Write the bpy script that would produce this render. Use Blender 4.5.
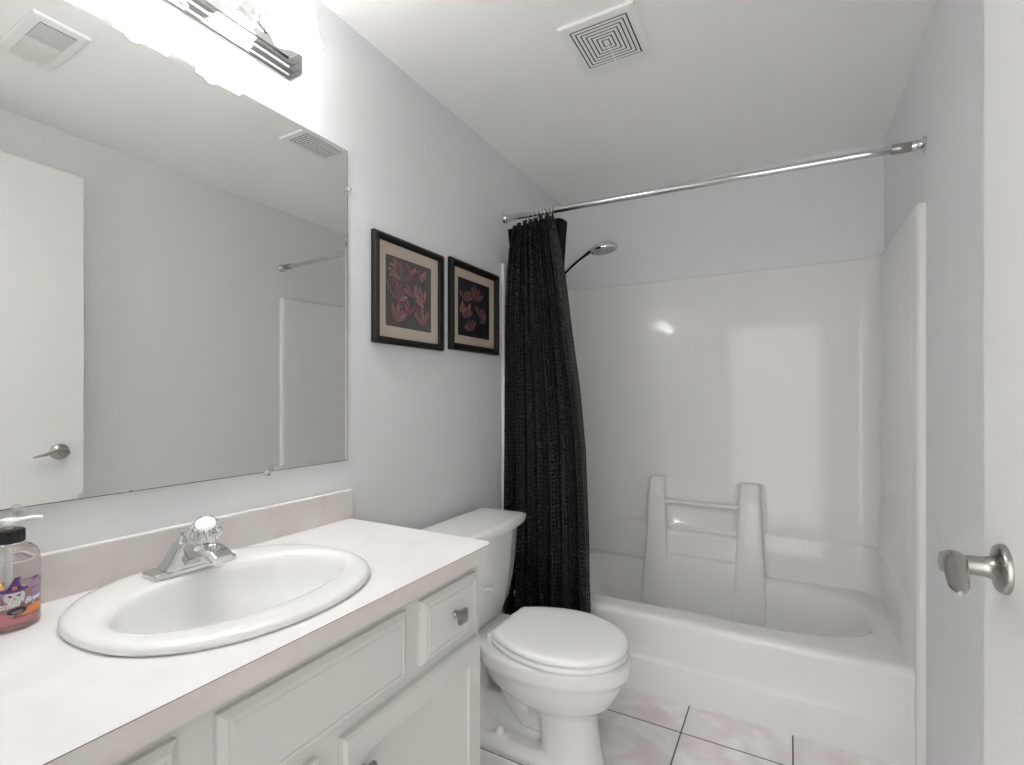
import bpy, bmesh, math, random
from mathutils import Vector, Matrix
PI = math.pi
for o in list(bpy.data.objects): bpy.data.objects.remove(o, do_unlink=True)
SC = bpy.context.scene
COL = SC.collection

# ------------------------------------------------------------------ camera, world, exposure
CX, CY, CZ = 1.1656, 0.0, 1.1705          # camera position (metres)
W, D, H = 1.535, 2.725, 2.2967            # room width, back wall, ceiling
FY = 0.10                                 # near wall (doorway wall)
FPX = 498.0
cam = bpy.data.cameras.new('camera')
camo = bpy.data.objects.new('camera', cam); COL.objects.link(camo)
cam.sensor_width = 36.0
cam.lens = 36.0 * FPX / 1024.0
cam.shift_x = 0.0
cam.shift_y = (396.5 - 382.5) / 1024.0
cam.clip_start = 0.02
camo.location = (CX, CY, CZ)
camo.rotation_euler = (math.radians(90), 0, math.radians(29.04))
SC.camera = camo

SC.view_settings.view_transform = 'Standard'
SC.view_settings.look = 'None'
SC.view_settings.gamma = 1.0
SC.view_settings.use_curve_mapping = False
SC.view_settings.exposure = 0.92
SC.cycles.max_bounces = 14
SC.cycles.diffuse_bounces = 12
SC.cycles.glossy_bounces = 8
SC.cycles.transmission_bounces = 12
SC.cycles.transparent_max_bounces = 12
SC.cycles.sample_clamp_indirect = 6.0
SC.cycles.blur_glossy = 0.5

world = bpy.data.worlds.new('hall_light_and_fill'); SC.world = world
world.use_nodes = True
WN, WL = world.node_tree.nodes, world.node_tree.links
WB = WN['Background']
WB.inputs[0].default_value = (1.0, 0.985, 0.96, 1)
# hall ambience through the doorway, plus an added fill lobe brightening the tub end
HALL_DIM, FILL_LOBE, FILL_SPREAD = 0.56, 1.2, 5.0
wt = WN.new('ShaderNodeTexCoord'); wd = WN.new('ShaderNodeVectorMath'); wd.operation = 'DOT_PRODUCT'
wd.inputs[1].default_value = Vector((0.0, -0.97, 0.12)).normalized()
WL.new(wt.outputs['Generated'], wd.inputs[0])
wm = WN.new('ShaderNodeMath'); wm.operation = 'MAXIMUM'; WL.new(wd.outputs['Value'], wm.inputs[0]); wm.inputs[1].default_value = 0.0
wp = WN.new('ShaderNodeMath'); wp.operation = 'POWER'; WL.new(wm.outputs[0], wp.inputs[0]); wp.inputs[1].default_value = FILL_SPREAD
wa = WN.new('ShaderNodeMath'); wa.operation = 'MULTIPLY_ADD'; WL.new(wp.outputs[0], wa.inputs[0]); wa.inputs[1].default_value = FILL_LOBE; wa.inputs[2].default_value = HALL_DIM
WL.new(wa.outputs[0], WB.inputs[1])
LAMP_STRENGTH = 7.5
BULB_STRENGTH = 115.0
LAMP_COLOR = (1.0, 0.985, 0.965, 1)

# ------------------------------------------------------------------ materials
def principled(name, color, rough=0.5, metal=0.0, spec=0.5, coat=0.0, trans=0.0, ior=1.45):
    m = bpy.data.materials.new(name); m.use_nodes = True
    b = m.node_tree.nodes['Principled BSDF']
    b.inputs['Base Color'].default_value = (*color, 1)
    b.inputs['Roughness'].default_value = rough
    b.inputs['Metallic'].default_value = metal
    b.inputs['Specular IOR Level'].default_value = spec
    b.inputs['Coat Weight'].default_value = coat
    b.inputs['Coat Roughness'].default_value = 0.04
    b.inputs['Transmission Weight'].default_value = trans
    b.inputs['IOR'].default_value = ior
    return m

def nodes(m): return m.node_tree.nodes, m.node_tree.links, m.node_tree.nodes['Principled BSDF']

def noise_bump(m, scale, strength, dist=0.002, detail=3, stretch=(1, 1, 1)):
    n, l, b = nodes(m)
    tc = n.new('ShaderNodeTexCoord'); mp = n.new('ShaderNodeMapping'); mp.inputs['Scale'].default_value = stretch
    t = n.new('ShaderNodeTexNoise'); t.inputs['Scale'].default_value = scale; t.inputs['Detail'].default_value = detail
    bu = n.new('ShaderNodeBump'); bu.inputs['Strength'].default_value = strength; bu.inputs['Distance'].default_value = dist
    l.new(tc.outputs['Object'], mp.inputs['Vector']); l.new(mp.outputs[0], t.inputs['Vector'])
    l.new(t.outputs['Fac'], bu.inputs['Height']); l.new(bu.outputs[0], b.inputs['Normal'])
    return m

def mottle(m, c1, c2, scale, detail=4, lo=0.35, hi=0.65, stretch=(1, 1, 1)):
    n, l, b = nodes(m)
    tc = n.new('ShaderNodeTexCoord'); mp = n.new('ShaderNodeMapping'); mp.inputs['Scale'].default_value = stretch
    t = n.new('ShaderNodeTexNoise'); t.inputs['Scale'].default_value = scale; t.inputs['Detail'].default_value = detail
    t.inputs['Distortion'].default_value = 0.6
    r = n.new('ShaderNodeValToRGB')
    r.color_ramp.elements[0].position = lo; r.color_ramp.elements[0].color = (*c1, 1)
    r.color_ramp.elements[1].position = hi; r.color_ramp.elements[1].color = (*c2, 1)
    l.new(tc.outputs['Object'], mp.inputs['Vector']); l.new(mp.outputs[0], t.inputs['Vector'])
    l.new(t.outputs['Fac'], r.inputs['Fac']); l.new(r.outputs['Color'], b.inputs['Base Color'])
    return m

M = {}
M['wall'] = noise_bump(principled('pale_grey_paint', (0.735, 0.742, 0.745), 0.55, spec=0.3), 160, 0.06)
M['ceil'] = noise_bump(principled('ceiling_paint', (0.915, 0.91, 0.90), 0.8, spec=0.2), 120, 0.08)
M['door'] = noise_bump(principled('door_paint', (0.755, 0.752, 0.74), 0.4, spec=0.4), 40, 0.05, 0.002, 3, (1, 12, 0.6))
M['trim'] = principled('trim_paint', (0.78, 0.78, 0.76), 0.35)
M['cab'] = noise_bump(principled('cabinet_paint', (0.665, 0.665, 0.64), 0.38, spec=0.45), 60, 0.04, 0.002, 3, (1, 1, 8))
M['lam'] = mottle(principled('pink_grey_laminate', (0.6, 0.55, 0.52), 0.4), (0.66, 0.61, 0.59), (0.72, 0.69, 0.67), 9)
M['lamtop'] = mottle(principled('white_laminate_top', (0.8, 0.78, 0.77), 0.35), (0.75, 0.738, 0.733), (0.80, 0.792, 0.788), 7)
M['lamedge'] = principled('laminate_dark_edge', (0.12, 0.10, 0.09), 0.5)
M['porc'] = principled('white_porcelain', (0.82, 0.82, 0.805), 0.07, spec=0.5, coat=0.4)
M['seat'] = principled('white_enamel_seat', (0.88, 0.88, 0.87), 0.22, spec=0.5)
M['tub'] = noise_bump(principled('gloss_fibreglass', (0.775, 0.768, 0.753), 0.07, spec=0.4, coat=0.0), 3.0, 0.10, 0.01, 1)
M['chrome'] = principled('chrome', (0.66, 0.66, 0.66), 0.06, metal=1)
M['nickel'] = noise_bump(principled('brushed_nickel', (0.42, 0.41, 0.39), 0.26, metal=1), 90, 0.03)
M['pewter'] = principled('pewter_knob', (0.35, 0.34, 0.33), 0.3, metal=1)
M['mirror'] = principled('silvered_glass', (0.90, 0.912, 0.895), 0.0, metal=1)
M['edgeshade'] = principled('dark_edge_and_rim_shade', (0.10, 0.11, 0.10), 0.2)  # glass side edge, and the shade line painted on the mirror rim
M['clip'] = principled('clear_clip_plastic', (0.93, 0.93, 0.93), 0.1, trans=0.6, ior=1.45)
M['black'] = principled('black_lacquer', (0.010, 0.010, 0.010), 0.42, spec=0.3)
M['blackbead'] = principled('black_bead', (0.05, 0.05, 0.05), 0.25)
M['mat'] = principled('cream_mat_board', (0.60, 0.52, 0.44), 0.85)
M['acrylic'] = principled('clear_acrylic', (1, 1, 1), 0.03, trans=1.0, ior=1.49)
M['glass'] = principled('clear_bottle', (1, 1, 1), 0.02, trans=1.0, ior=1.35)
M['plastic'] = principled('white_plastic', (0.80, 0.80, 0.79), 0.35)
M['grille'] = principled('grille_plastic', (0.87, 0.865, 0.85), 0.5)
M['dark'] = principled('painted_vent_shade', (0.03, 0.03, 0.03), 0.9)  # dark colour standing in for the shade inside the ceiling vents
M['blackcap'] = principled('black_ribbed_cap', (0.015, 0.015, 0.016), 0.3)
M['liner'] = principled('dark_liner', (0.008, 0.008, 0.008), 0.6, spec=0.2)
M['lens'] = principled('milky_lens', (0.74, 0.74, 0.71), 0.4)

def flat(name, c, r=0.6): return principled(name, c, r)

def pane_mat():
    m = bpy.data.materials.new('picture_glass'); m.use_nodes = True
    n, l = m.node_tree.nodes, m.node_tree.links
    for x in list(n): n.remove(x)
    o = n.new('ShaderNodeOutputMaterial'); mix = n.new('ShaderNodeMixShader'); lw = n.new('ShaderNodeLayerWeight'); lw.inputs['Blend'].default_value = 0.5; pw = n.new('ShaderNodeMath'); pw.operation = 'POWER'; pw.inputs[1].default_value = 4.0; l.new(lw.outputs['Facing'], pw.inputs[0]); fr = n.new('ShaderNodeMapRange'); fr.inputs[3].default_value = 0.035; fr.inputs[4].default_value = 0.9; l.new(pw.outputs[0], fr.inputs[0])
    t = n.new('ShaderNodeBsdfTransparent'); g = n.new('ShaderNodeBsdfGlossy'); g.inputs['Roughness'].default_value = 0.03
    l.new(fr.outputs[0], mix.inputs[0]); l.new(t.outputs[0], mix.inputs[1]); l.new(g.outputs[0], mix.inputs[2]); l.new(mix.outputs[0], o.inputs[0])
    return m
M['pane'] = pane_mat()

def liquid_mat():
    m = principled('pink_soap', (0.80, 0.50, 0.50), 0.05, trans=0.85, ior=1.34)
    return m
M['soap'] = liquid_mat()

def lamp_mat(name, strength):
    m = bpy.data.materials.new(name); m.use_nodes = True
    n, l, b = nodes(m)
    b.inputs['Base Color'].default_value = (0.9, 0.9, 0.9, 1); b.inputs['Roughness'].default_value = 0.3
    b.inputs['Emission Color'].default_value = LAMP_COLOR; b.inputs['Emission Strength'].default_value = strength
    return m
M['lamp'] = lamp_mat('lit_frosted_glass', LAMP_STRENGTH); M['bulb'] = lamp_mat('lit_bulb', BULB_STRENGTH)

def tile_mat():
    m = principled('marbled_floor_tile', (0.6, 0.55, 0.54), 0.28)
    n, l, b = nodes(m)
    tc = n.new('ShaderNodeTexCoord'); sep = n.new('ShaderNodeSeparateXYZ'); l.new(tc.outputs['Object'], sep.inputs[0])
    def grid(axis, phase, pitch):
        a = n.new('ShaderNodeMath'); a.operation = 'SUBTRACT'; l.new(sep.outputs[axis], a.inputs[0]); a.inputs[1].default_value = phase - 10 * pitch
        d = n.new('ShaderNodeMath'); d.operation = 'DIVIDE'; l.new(a.outputs[0], d.inputs[0]); d.inputs[1].default_value = pitch
        f = n.new('ShaderNodeMath'); f.operation = 'FRACT'; l.new(d.outputs[0], f.inputs[0])
        s = n.new('ShaderNodeMath'); s.operation = 'SUBTRACT'; l.new(f.outputs[0], s.inputs[0]); s.inputs[1].default_value = 0.5
        ab = n.new('ShaderNodeMath'); ab.operation = 'ABSOLUTE'; l.new(s.outputs[0], ab.inputs[0])
        g = n.new('ShaderNodeMath'); g.operation = 'GREATER_THAN'; l.new(ab.outputs[0], g.inputs[0]); g.inputs[1].default_value = 0.5 - 0.0025 / pitch
        fl = n.new('ShaderNodeMath'); fl.operation = 'FLOOR'; l.new(d.outputs[0], fl.inputs[0])
        return g, fl
    gx, fx = grid(0, 0.8381, 0.3402); gy, fy = grid(1, 1.802, 0.402)
    mx = n.new('ShaderNodeMath'); mx.operation = 'MAXIMUM'; l.new(gx.outputs[0], mx.inputs[0]); l.new(gy.outputs[0], mx.inputs[1])
    # veins: shifted per tile
    cmb = n.new('ShaderNodeCombineXYZ'); l.new(fx.outputs[0], cmb.inputs[0]); l.new(fy.outputs[0], cmb.inputs[1])
    sc = n.new('ShaderNodeVectorMath'); sc.operation = 'SCALE'; sc.inputs['Scale'].default_value = 3.7; l.new(cmb.outputs[0], sc.inputs[0])
    ad = n.new('ShaderNodeVectorMath'); ad.operation = 'ADD'; l.new(tc.outputs['Object'], ad.inputs[0]); l.new(sc.outputs[0], ad.inputs[1])
    t = n.new('ShaderNodeTexNoise'); t.inputs['Scale'].default_value = 6; t.inputs['Detail'].default_value = 5; t.inputs['Distortion'].default_value = 1.6
    l.new(ad.outputs[0], t.inputs['Vector'])
    r = n.new('ShaderNodeValToRGB'); e = r.color_ramp.elements
    e[0].position = 0.34; e[0].color = (0.78, 0.72, 0.71, 1); e[1].position = 0.66; e[1].color = (0.90, 0.89, 0.895, 1)
    k = e.new(0.52); k.color = (0.85, 0.82, 0.815, 1)
    l.new(t.outputs['Fac'], r.inputs['Fac'])
    mix = n.new('ShaderNodeMix'); mix.data_type = 'RGBA'; l.new(mx.outputs[0], mix.inputs[0]); l.new(r.outputs['Color'], mix.inputs[6])
    mix.inputs[7].default_value = (0.10, 0.075, 0.065, 1)
    l.new(mix.outputs[2], b.inputs['Base Color'])
    iv = n.new('ShaderNodeMath'); iv.operation = 'SUBTRACT'; iv.inputs[0].default_value = 1.0; l.new(mx.outputs[0], iv.inputs[1])
    bu = n.new('ShaderNodeBump'); bu.inputs['Strength'].default_value = 0.5; bu.inputs['Distance'].default_value = 0.002
    l.new(iv.outputs[0], bu.inputs['Height']); l.new(bu.outputs[0], b.inputs['Normal'])
    return m
M['tile'] = tile_mat()

def waffle_mat():
    m = principled('black_waffle_weave', (0.02, 0.02, 0.019), 0.36, spec=0.5)
    n, l, b = nodes(m)
    uv = n.new('ShaderNodeUVMap'); uv.uv_map = 'weave'
    sep = n.new('ShaderNodeSeparateXYZ'); l.new(uv.outputs[0], sep.inputs[0])
    def wave(axis, pitch):
        d = n.new('ShaderNodeMath'); d.operation = 'MULTIPLY'; l.new(sep.outputs[axis], d.inputs[0]); d.inputs[1].default_value = 2 * PI / pitch
        s = n.new('ShaderNodeMath'); s.operation = 'COSINE'; l.new(d.outputs[0], s.inputs[0]); return s
    a, c = wave(0, 0.0165), wave(1, 0.0180)
    mx = n.new('ShaderNodeMath'); mx.operation = 'MAXIMUM'; l.new(a.outputs[0], mx.inputs[0]); l.new(c.outputs[0], mx.inputs[1])
    bu = n.new('ShaderNodeBump'); bu.inputs['Strength'].default_value = 1.0; bu.inputs['Distance'].default_value = 0.006
    l.new(mx.outputs[0], bu.inputs['Height']); l.new(bu.outputs[0], b.inputs['Normal'])
    r = n.new('ShaderNodeValToRGB'); e = r.color_ramp.elements
    e[0].position = 0.25; e[0].color = (0.003, 0.003, 0.003, 1); e[1].position = 0.95; e[1].color = (0.013, 0.013, 0.012, 1)
    rm = n.new('ShaderNodeMapRange'); rm.inputs[1].default_value = -1; rm.inputs[2].default_value = 1
    l.new(mx.outputs[0], rm.inputs[0]); l.new(rm.outputs[0], r.inputs['Fac']); l.new(r.outputs['Color'], b.inputs['Base Color'])
    return m
M['waffle'] = waffle_mat()

# ------------------------------------------------------------------ mesh helpers
def tag(o, label=None, cat=None, group=None, kind=None):
    if label: o['label'] = label
    if cat: o['category'] = cat
    if group: o['group'] = group
    if kind: o['kind'] = kind
    return o

def empty(name, loc, rz=0.0):
    o = bpy.data.objects.new(name, None); COL.objects.link(o)
    o.location = loc; o.rotation_euler = (0, 0, rz); o.empty_display_size = 0.05
    return o

class MB:
    """collects shapes into one mesh (vertices in the parent's local space)"""
    def __init__(s): s.v = []; s.f = []; s.m = []; s.slot = 0; s.uv = None
    def add(s, vs, fs):
        k = len(s.v); s.v += [tuple(p) for p in vs]; s.f += [tuple(i + k for i in f) for f in fs]; s.m += [s.slot] * len(fs); return s
    def box(s, a, b):
        (x0, y0, z0), (x1, y1, z1) = a, b
        return s.add([(x0, y0, z0), (x1, y0, z0), (x1, y1, z0), (x0, y1, z0), (x0, y0, z1), (x1, y0, z1), (x1, y1, z1), (x0, y1, z1)],
                     [(0, 3, 2, 1), (4, 5, 6, 7), (0, 1, 5, 4), (1, 2, 6, 5), (2, 3, 7, 6), (3, 0, 4, 7)])
    def loft(s, rings, caps=(True, True), closed=True):
        n = len(rings[0]); vs = [p for r in rings for p in r]; fs = []
        for i in range(len(rings) - 1):
            for j in range(n if closed else n - 1):
                a, b = i * n + j, i * n + (j + 1) % n
                fs.append((a, b, b + n, a + n))
        if caps[0]: fs.append(tuple(reversed(range(n))))
        if caps[1]: fs.append(tuple(range((len(rings) - 1) * n, len(rings) * n)))
        return s.add(vs, fs)
    def lathe(s, prof, n=32, mat=Matrix(), caps=(True, True), wob=None):
        rings = []
        for (r, z) in prof:
            rings.append([mat @ Vector(((r + (wob(j / n * 2 * PI, r, z) if wob else 0)) * math.cos(j / n * 2 * PI),
                                        (r + (wob(j / n * 2 * PI, r, z) if wob else 0)) * math.sin(j / n * 2 * PI), z)) for j in range(n)])
        return s.loft(rings, caps)
    def tube(s, pts, rad, n=14, caps=(True, True), flat=None):
        pts = [Vector(p) for p in pts]; rings = []; up = None
        for i, p in enumerate(pts):
            t = ((pts[min(i + 1, len(pts) - 1)] - pts[max(i - 1, 0)])).normalized()
            if up is None:
                up = Vector((0, 0, 1)) if abs(t.z) < 0.9 else Vector((1, 0, 0))
            side = t.cross(up).normalized(); up2 = side.cross(t).normalized(); up = up2
            r = rad[i] if isinstance(rad, (list, tuple)) else rad
            r1, r2 = (r if isinstance(r, tuple) else (r, r))
            rings.append([p + side * (r1 * math.cos(2 * PI * j / n)) + up2 * (r2 * math.sin(2 * PI * j / n)) for j in range(n)])
        return s.loft(rings, caps)
    def prism(s, outline, z0, z1):
        a = [(x, y, z0) for x, y in outline]; b = [(x, y, z1) for x, y in outline]
        return s.loft([a, b])
    def torus(s, c, axis, R, r, n=28, m=8):
        c = Vector(c); ax = Vector(axis).normalized(); u = ax.orthogonal().normalized(); w = ax.cross(u)
        vs = []; fs = []
        for i in range(n):
            d = u * math.cos(2 * PI * i / n) + w * math.sin(2 * PI * i / n)
            for j in range(m):
                vs.append(c + d * (R + r * math.cos(2 * PI * j / m)) + ax * (r * math.sin(2 * PI * j / m)))
        for i in range(n):
            for j in range(m):
                a = i * m + j; b = i * m + (j + 1) % m; k = ((i + 1) % n) * m
                fs.append((a, k + j, k + (j + 1) % m, b))
        return s.add(vs, fs)
    def build(s, name, mat, parent=None, bevel=0, seg=3, smooth=35, fix=True, subsurf=0, loc=None):
        me = bpy.data.meshes.new(name); me.from_pydata(s.v, [], s.f)
        for mm in (mat if isinstance(mat, (list, tuple)) else [mat]): me.materials.append(mm)
        me.polygons.foreach_set('material_index', s.m)
        if fix:
            bm = bmesh.new(); bm.from_mesh(me); bmesh.ops.recalc_face_normals(bm, faces=bm.faces); bm.to_mesh(me); bm.free()
        o = bpy.data.objects.new(name, me); COL.objects.link(o)
        if parent is not None: o.parent = parent
        if loc: o.location = loc
        if smooth:
            me.polygons.foreach_set('use_smooth', [True] * len(me.polygons))
            if smooth < 180: me.set_sharp_from_angle(angle=math.radians(smooth))
        if bevel:
            b = o.modifiers.new('bevel', 'BEVEL'); b.width = bevel; b.segments = seg; b.limit_method = 'ANGLE'; b.angle_limit = math.radians(40)
            b.harden_normals = True
        if subsurf:
            b = o.modifiers.new('sub', 'SUBSURF'); b.levels = subsurf; b.render_levels = subsurf
        return o

def sup(cx, cy, rx, ry, z, n=2.0, k=48, e=None):
    """super-ellipse ring"""
    out = []
    for j in range(k):
        a = 2 * PI * j / k; c, s_ = math.cos(a), math.sin(a)
        out.append((cx + rx * math.copysign(abs(c) ** (2 / n), c), cy + ry * math.copysign(abs(s_) ** (2 / n), s_), z))
    return out

def rrect(x0, y0, x1, y1, r, k=6, corners=(1, 1, 1, 1)):
    """rounded rectangle outline, corners in order (x0y0, x1y0, x1y1, x0y1)"""
    out = []
    for (cx, cy, a0, on, px, py) in ((x0 + r, y0 + r, PI, corners[0], x0, y0), (x1 - r, y0 + r, 1.5 * PI, corners[1], x1, y0),
                                     (x1 - r, y1 - r, 0, corners[2], x1, y1), (x0 + r, y1 - r, 0.5 * PI, corners[3], x0, y1)):
        if not on: out.append((px, py)); continue
        for i in range(k + 1):
            a = a0 + 0.5 * PI * i / k; out.append((cx + r * math.cos(a), cy + r * math.sin(a)))
    return out

def box_obj(name, a, b, mat, parent=None, bevel=0, **kw): return MB().box(a, b).build(name, mat, parent, bevel, **kw)

# ------------------------------------------------------------------ the room shell
T = 0.10
tag(box_obj('floor', (-T, FY - 0.45, -0.08), (W + T, D + T, 0), M['tile'], smooth=0), kind='structure')
tag(box_obj('ceiling', (-T, FY - 0.12, H), (W + T, D + T, H + 0.08), M['ceil'], smooth=0), kind='structure')
tag(box_obj('wall_left', (-T, FY - 0.12, 0), (0, D + T, H), M['wall'], smooth=0), kind='structure')
tag(box_obj('wall_right', (W, FY - 0.12, 0), (W + T, D + T, H), M['wall'], smooth=0), kind='structure')
tag(box_obj('wall_back', (0, D, 0), (W, D + T, H), M['wall'], smooth=0), kind='structure')
DX0, DX1, DH = 0.66, 1.43, 2.09           # doorway the camera looks through
wf = MB().box((0, FY - 0.12, 0), (DX0 - 0.02, FY, H)).box((DX1 + 0.02, FY - 0.12, 0), (W, FY, H)).box((DX0 - 0.02, FY - 0.12, DH + 0.02), (DX1 + 0.02, FY, H))
tag(wf.build('wall_front', M['wall'], smooth=0), kind='structure')
jb = MB().box((DX0 - 0.02, FY - 0.12, 0), (DX0, FY + 0.004, DH + 0.02)).box((DX1, FY - 0.12, 0), (DX1 + 0.02, FY + 0.004, DH + 0.02)).box((DX0, FY - 0.12, DH), (DX1, FY + 0.004, DH + 0.02))
tag(jb.build('trim_1', M['trim'], bevel=0.002), kind='structure')
# low baseboard on the right wall, from the tub towards the door
bb = MB().loft([[(W, y, 0), (W - 0.012, y, 0), (W - 0.012, y, 0.055), (W - 0.007, y, 0.066), (W, y, 0.068)] for y in (FY + 0.02, 1.915)])
tag(bb.build('baseboard_right', M['trim'], smooth=30), kind='structure')

# ------------------------------------------------------------------ door with lever handle
DFX, DEY = 1.409, 0.947
def make_door():
    d = box_obj('door_1', (DFX, FY + 0.085, 0.012), (DFX + 0.035, DEY, 2.082), M['door'], bevel=0.002)
    tag(d, 'white flush door standing open along the right wall', kind='structure')
    hy, hz = 0.867, 0.9485
    mat = Matrix.Translation((DFX, hy, hz)) @ Matrix.Rotation(-PI / 2, 4, 'Y')
    h = MB().lathe([(0.0315, 0), (0.0315, 0.004), (0.029, 0.008), (0.022, 0.010), (0.0145, 0.014), (0.0125, 0.022), (0.0122, 0.046)], 40, mat)
    r = h.build('door_handle', M['nickel'], d, smooth=50)
    tag(r, 'brushed nickel lever handle with round rosette')
    # lever: hub then a waving blade running back towards the hinge
    mb = MB()
    mb.lathe([(0.0128, 0.042), (0.0132, 0.044), (0.0132, 0.0625), (0.0115, 0.0650)], 32, mat)
    x = DFX - 0.0505
    pts = []; rad = []
    for i in range(15):
        t = i / 14
        y = hy + 0.006 - 0.104 * t
        z = hz + 0.001 + 0.010 * math.sin(PI * min(1, t * 1.5)) * (1 - t) - 0.011 * t ** 2.0
        pts.append((x - 0.016 * t, y, z))
        wid = 0.0150 - 0.0055 * t
        rad.append((wid * (1 if t < 0.8 else math.sqrt(max(0.02, 1 - ((t - 0.8) / 0.2) ** 2 * 0.95))), 0.0115 * (1 - t) ** 1.5 + 0.0032))
    mb.tube(pts, rad, 18)
    mb.build('lever', M['nickel'], r, smooth=50)
    lp = box_obj('latch_plate', (DFX + 0.006, DEY - 0.001, hz - 0.028), (DFX + 0.029, DEY + 0.0015, hz + 0.028), M['nickel'], d, bevel=0.0008)
    lp['label'] = 'nickel latch plate on the door edge'
    return d
make_door()

# ------------------------------------------------------------------ bathtub and surround (one moulded unit)
def make_tub():
    y0, y1 = 1.975, D - 0.002                # front of apron, back
    x0, x1 = 0.004, W - 0.004
    zr = 0.308
    root = empty('bathtub_surround', (W / 2, (y0 + y1) / 2, 0))
    tag(root, 'glossy white one-piece bathtub with moulded shower walls filling the alcove', 'bathtub')
    L = lambda p: (p[0] - W / 2, p[1] - (y0 + y1) / 2, p[2])
    def put(mb): mb.v = [L(p) for p in mb.v]; return mb
    # --- tub: outer rim rectangle -> basin opening -> basin floor
    K = 96
    ocx, ocy = (0.05 + 1.452) / 2, (2.088 + 2.655) / 2
    orx, ory = (1.452 - 0.05) / 2, (2.655 - 2.088) / 2
    def ang_rect(ax0, ay0, ax1, ay1, z):
        out = []
        for j in range(K):
            a = 2 * PI * j / K; c, s = math.cos(a), math.sin(a)
            tx = ((ax1 - ocx) if c > 0 else (ax0 - ocx)) / c if abs(c) > 1e-9 else 1e9
            ty = ((ay1 - ocy) if s > 0 else (ay0 - ocy)) / s if abs(s) > 1e-9 else 1e9
            t = min(tx, ty); out.append((ocx + c * t, ocy + s * t, z))
        return out
    def ang_sup(rx, ry, z, n, dx=0, dy=0):
        out = []
        for j in range(K):
            a = 2 * PI * j / K; c, s = math.cos(a), math.sin(a)
            t = (abs(c / rx) ** n + abs(s / ry) ** n) ** (-1 / n)
            out.append((ocx + dx + c * t, ocy + dy + s * t, z))
        return out
    rings = [ang_rect(x0, y0 + 0.045, x1, y1, zr - 0.012),
             ang_sup(orx + 0.012, ory + 0.012, zr - 0.001, 3.2), ang_sup(orx + 0.002, ory + 0.002, zr - 0.004, 3.2), ang_sup(orx - 0.012, ory - 0.010, zr - 0.022, 3.2),
             ang_sup(orx - 0.05, ory - 0.03, zr - 0.12, 3.2), ang_sup(orx - 0.085, ory - 0.045, zr - 0.20, 3.4), ang_sup(orx - 0.13, ory - 0.075, zr - 0.235, 3.4),
             ang_sup(orx - 0.30, ory - 0.17, zr - 0.245, 3.0)]
    rings[0] = [(x, y, zr - 0.0) for x, y, z in rings[0]]
    t = MB().loft(rings, (False, True)); put(t).build('basin', M['tub'], root, smooth=60, fix=False)
    # --- apron: profile swept along X with the step fading towards the right
    xs = [x0 + (x1 - x0) * i / 60 for i in range(61)]
    prof_rows = []
    for x in xs:
        fade = 1 - max(0, min(1, (x - 0.98) / 0.30)); fade = fade * fade * (3 - 2 * fade)
        st = 0.020 * fade
        rec = 0.020
        P_ = [(y0 + 0.105, zr - 0.012), (y0 + 0.105, zr), (y0 + 0.04, zr + 0.002), (y0 + 0.020, zr + 0.0), (y0 + 0.008, zr - 0.006), (y0 + 0.0025, zr - 0.016), (y0 + 0.003, zr - 0.03),
              (y0 + 0.012, 0.20), (y0 + 0.006 + st * 0.5, 0.142), (y0 + 0.004 + st * 0.45, 0.1335), (y0 + 0.003, 0.129), (y0 + 0.001, 0.121), (y0, 0.06), (y0, 0.0), (y0 + 0.03, 0.0)]
        prof_rows.append([(x, y, z) for y, z in P_])
    a = MB().loft(prof_rows, (True, True), closed=False); put(a).build('apron', M['tub'], root, smooth=50, fix=False)
    # --- surround walls: a U-shaped sheet with rounded inner corners, as a thick shell
    zt = 1.787
    th = 0.018
    xi0, xi1, yi = x0 + th, x1 - th, y1 - 0.028
    R = 0.075
    def inner(z, b=0.0):
        pts = [(xi0, y0 + 0.012)]
        n = 10
        pts += [(xi0 + b, y0 + 0.10 + (yi - R - b - y0 - 0.10) * i / 6) for i in range(6)]
        for i in range(n + 1):
            q = PI - 0.5 * PI * i / n; pts.append((xi0 + b + R + R * math.cos(q), yi - b - R + R * math.sin(q)))
        m = 14
        pts += [(xi0 + b + R + (xi1 - xi0 - 2 * b - 2 * R) * i / m, yi - b) for i in range(1, m)]
        for i in range(n + 1):
            q = 0.5 * PI - 0.5 * PI * i / n; pts.append((xi1 - b - R + R * math.cos(q), yi - b - R + R * math.sin(q)))
        pts += [(xi1 - b, y0 + 0.10 + (yi - R - b - y0 - 0.10) * (5 - i) / 6) for i in range(6)]
        pts.append((xi1, y0 + 0.012))
        return [(x, y, z) for x, y in pts]
    def outer(z):
        ii = inner(z); out = []
        for (x, y, _) in ii:
            # project to the bounding U
            if y < yi - R + 1e-6: out.append((x0 if x < W / 2 else x1, y, z))
            elif x < xi0 + R: 
                out.append((x0 if (x - xi0) < (yi - y) else x, y1 if (x - xi0) >= (yi - y) else y, z))
            elif x > xi1 - R:
                out.append((x1 if (xi1 - x) < (yi - y) else x, y1 if (xi1 - x) >= (yi - y) else y, z))
            else: out.append((x, y1, z))
        return out
    rows = [inner(zr - 0.03, 0.010), inner(0.40, 0.010), inner(0.500, 0.009), inner(0.5065, 0.006), inner(0.512, 0.0), inner(0.9, 0), inner(1.4, 0), inner(zt - 0.012, 0), inner(zt - 0.003, -0.003), inner(zt, -0.010), outer(zt)]
    rows = rows[:7] + [[(x, y, z - (0.020 * max(0, (2.45 - y) / 0.475) if x > W / 2 else 0)) for x, y, z in rr] for rr in rows[7:]]
    wl = MB().loft(rows, (False, False), closed=False)
    put(wl).build('shower_wall', M['tub'], root, smooth=50, fix=False)
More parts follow.
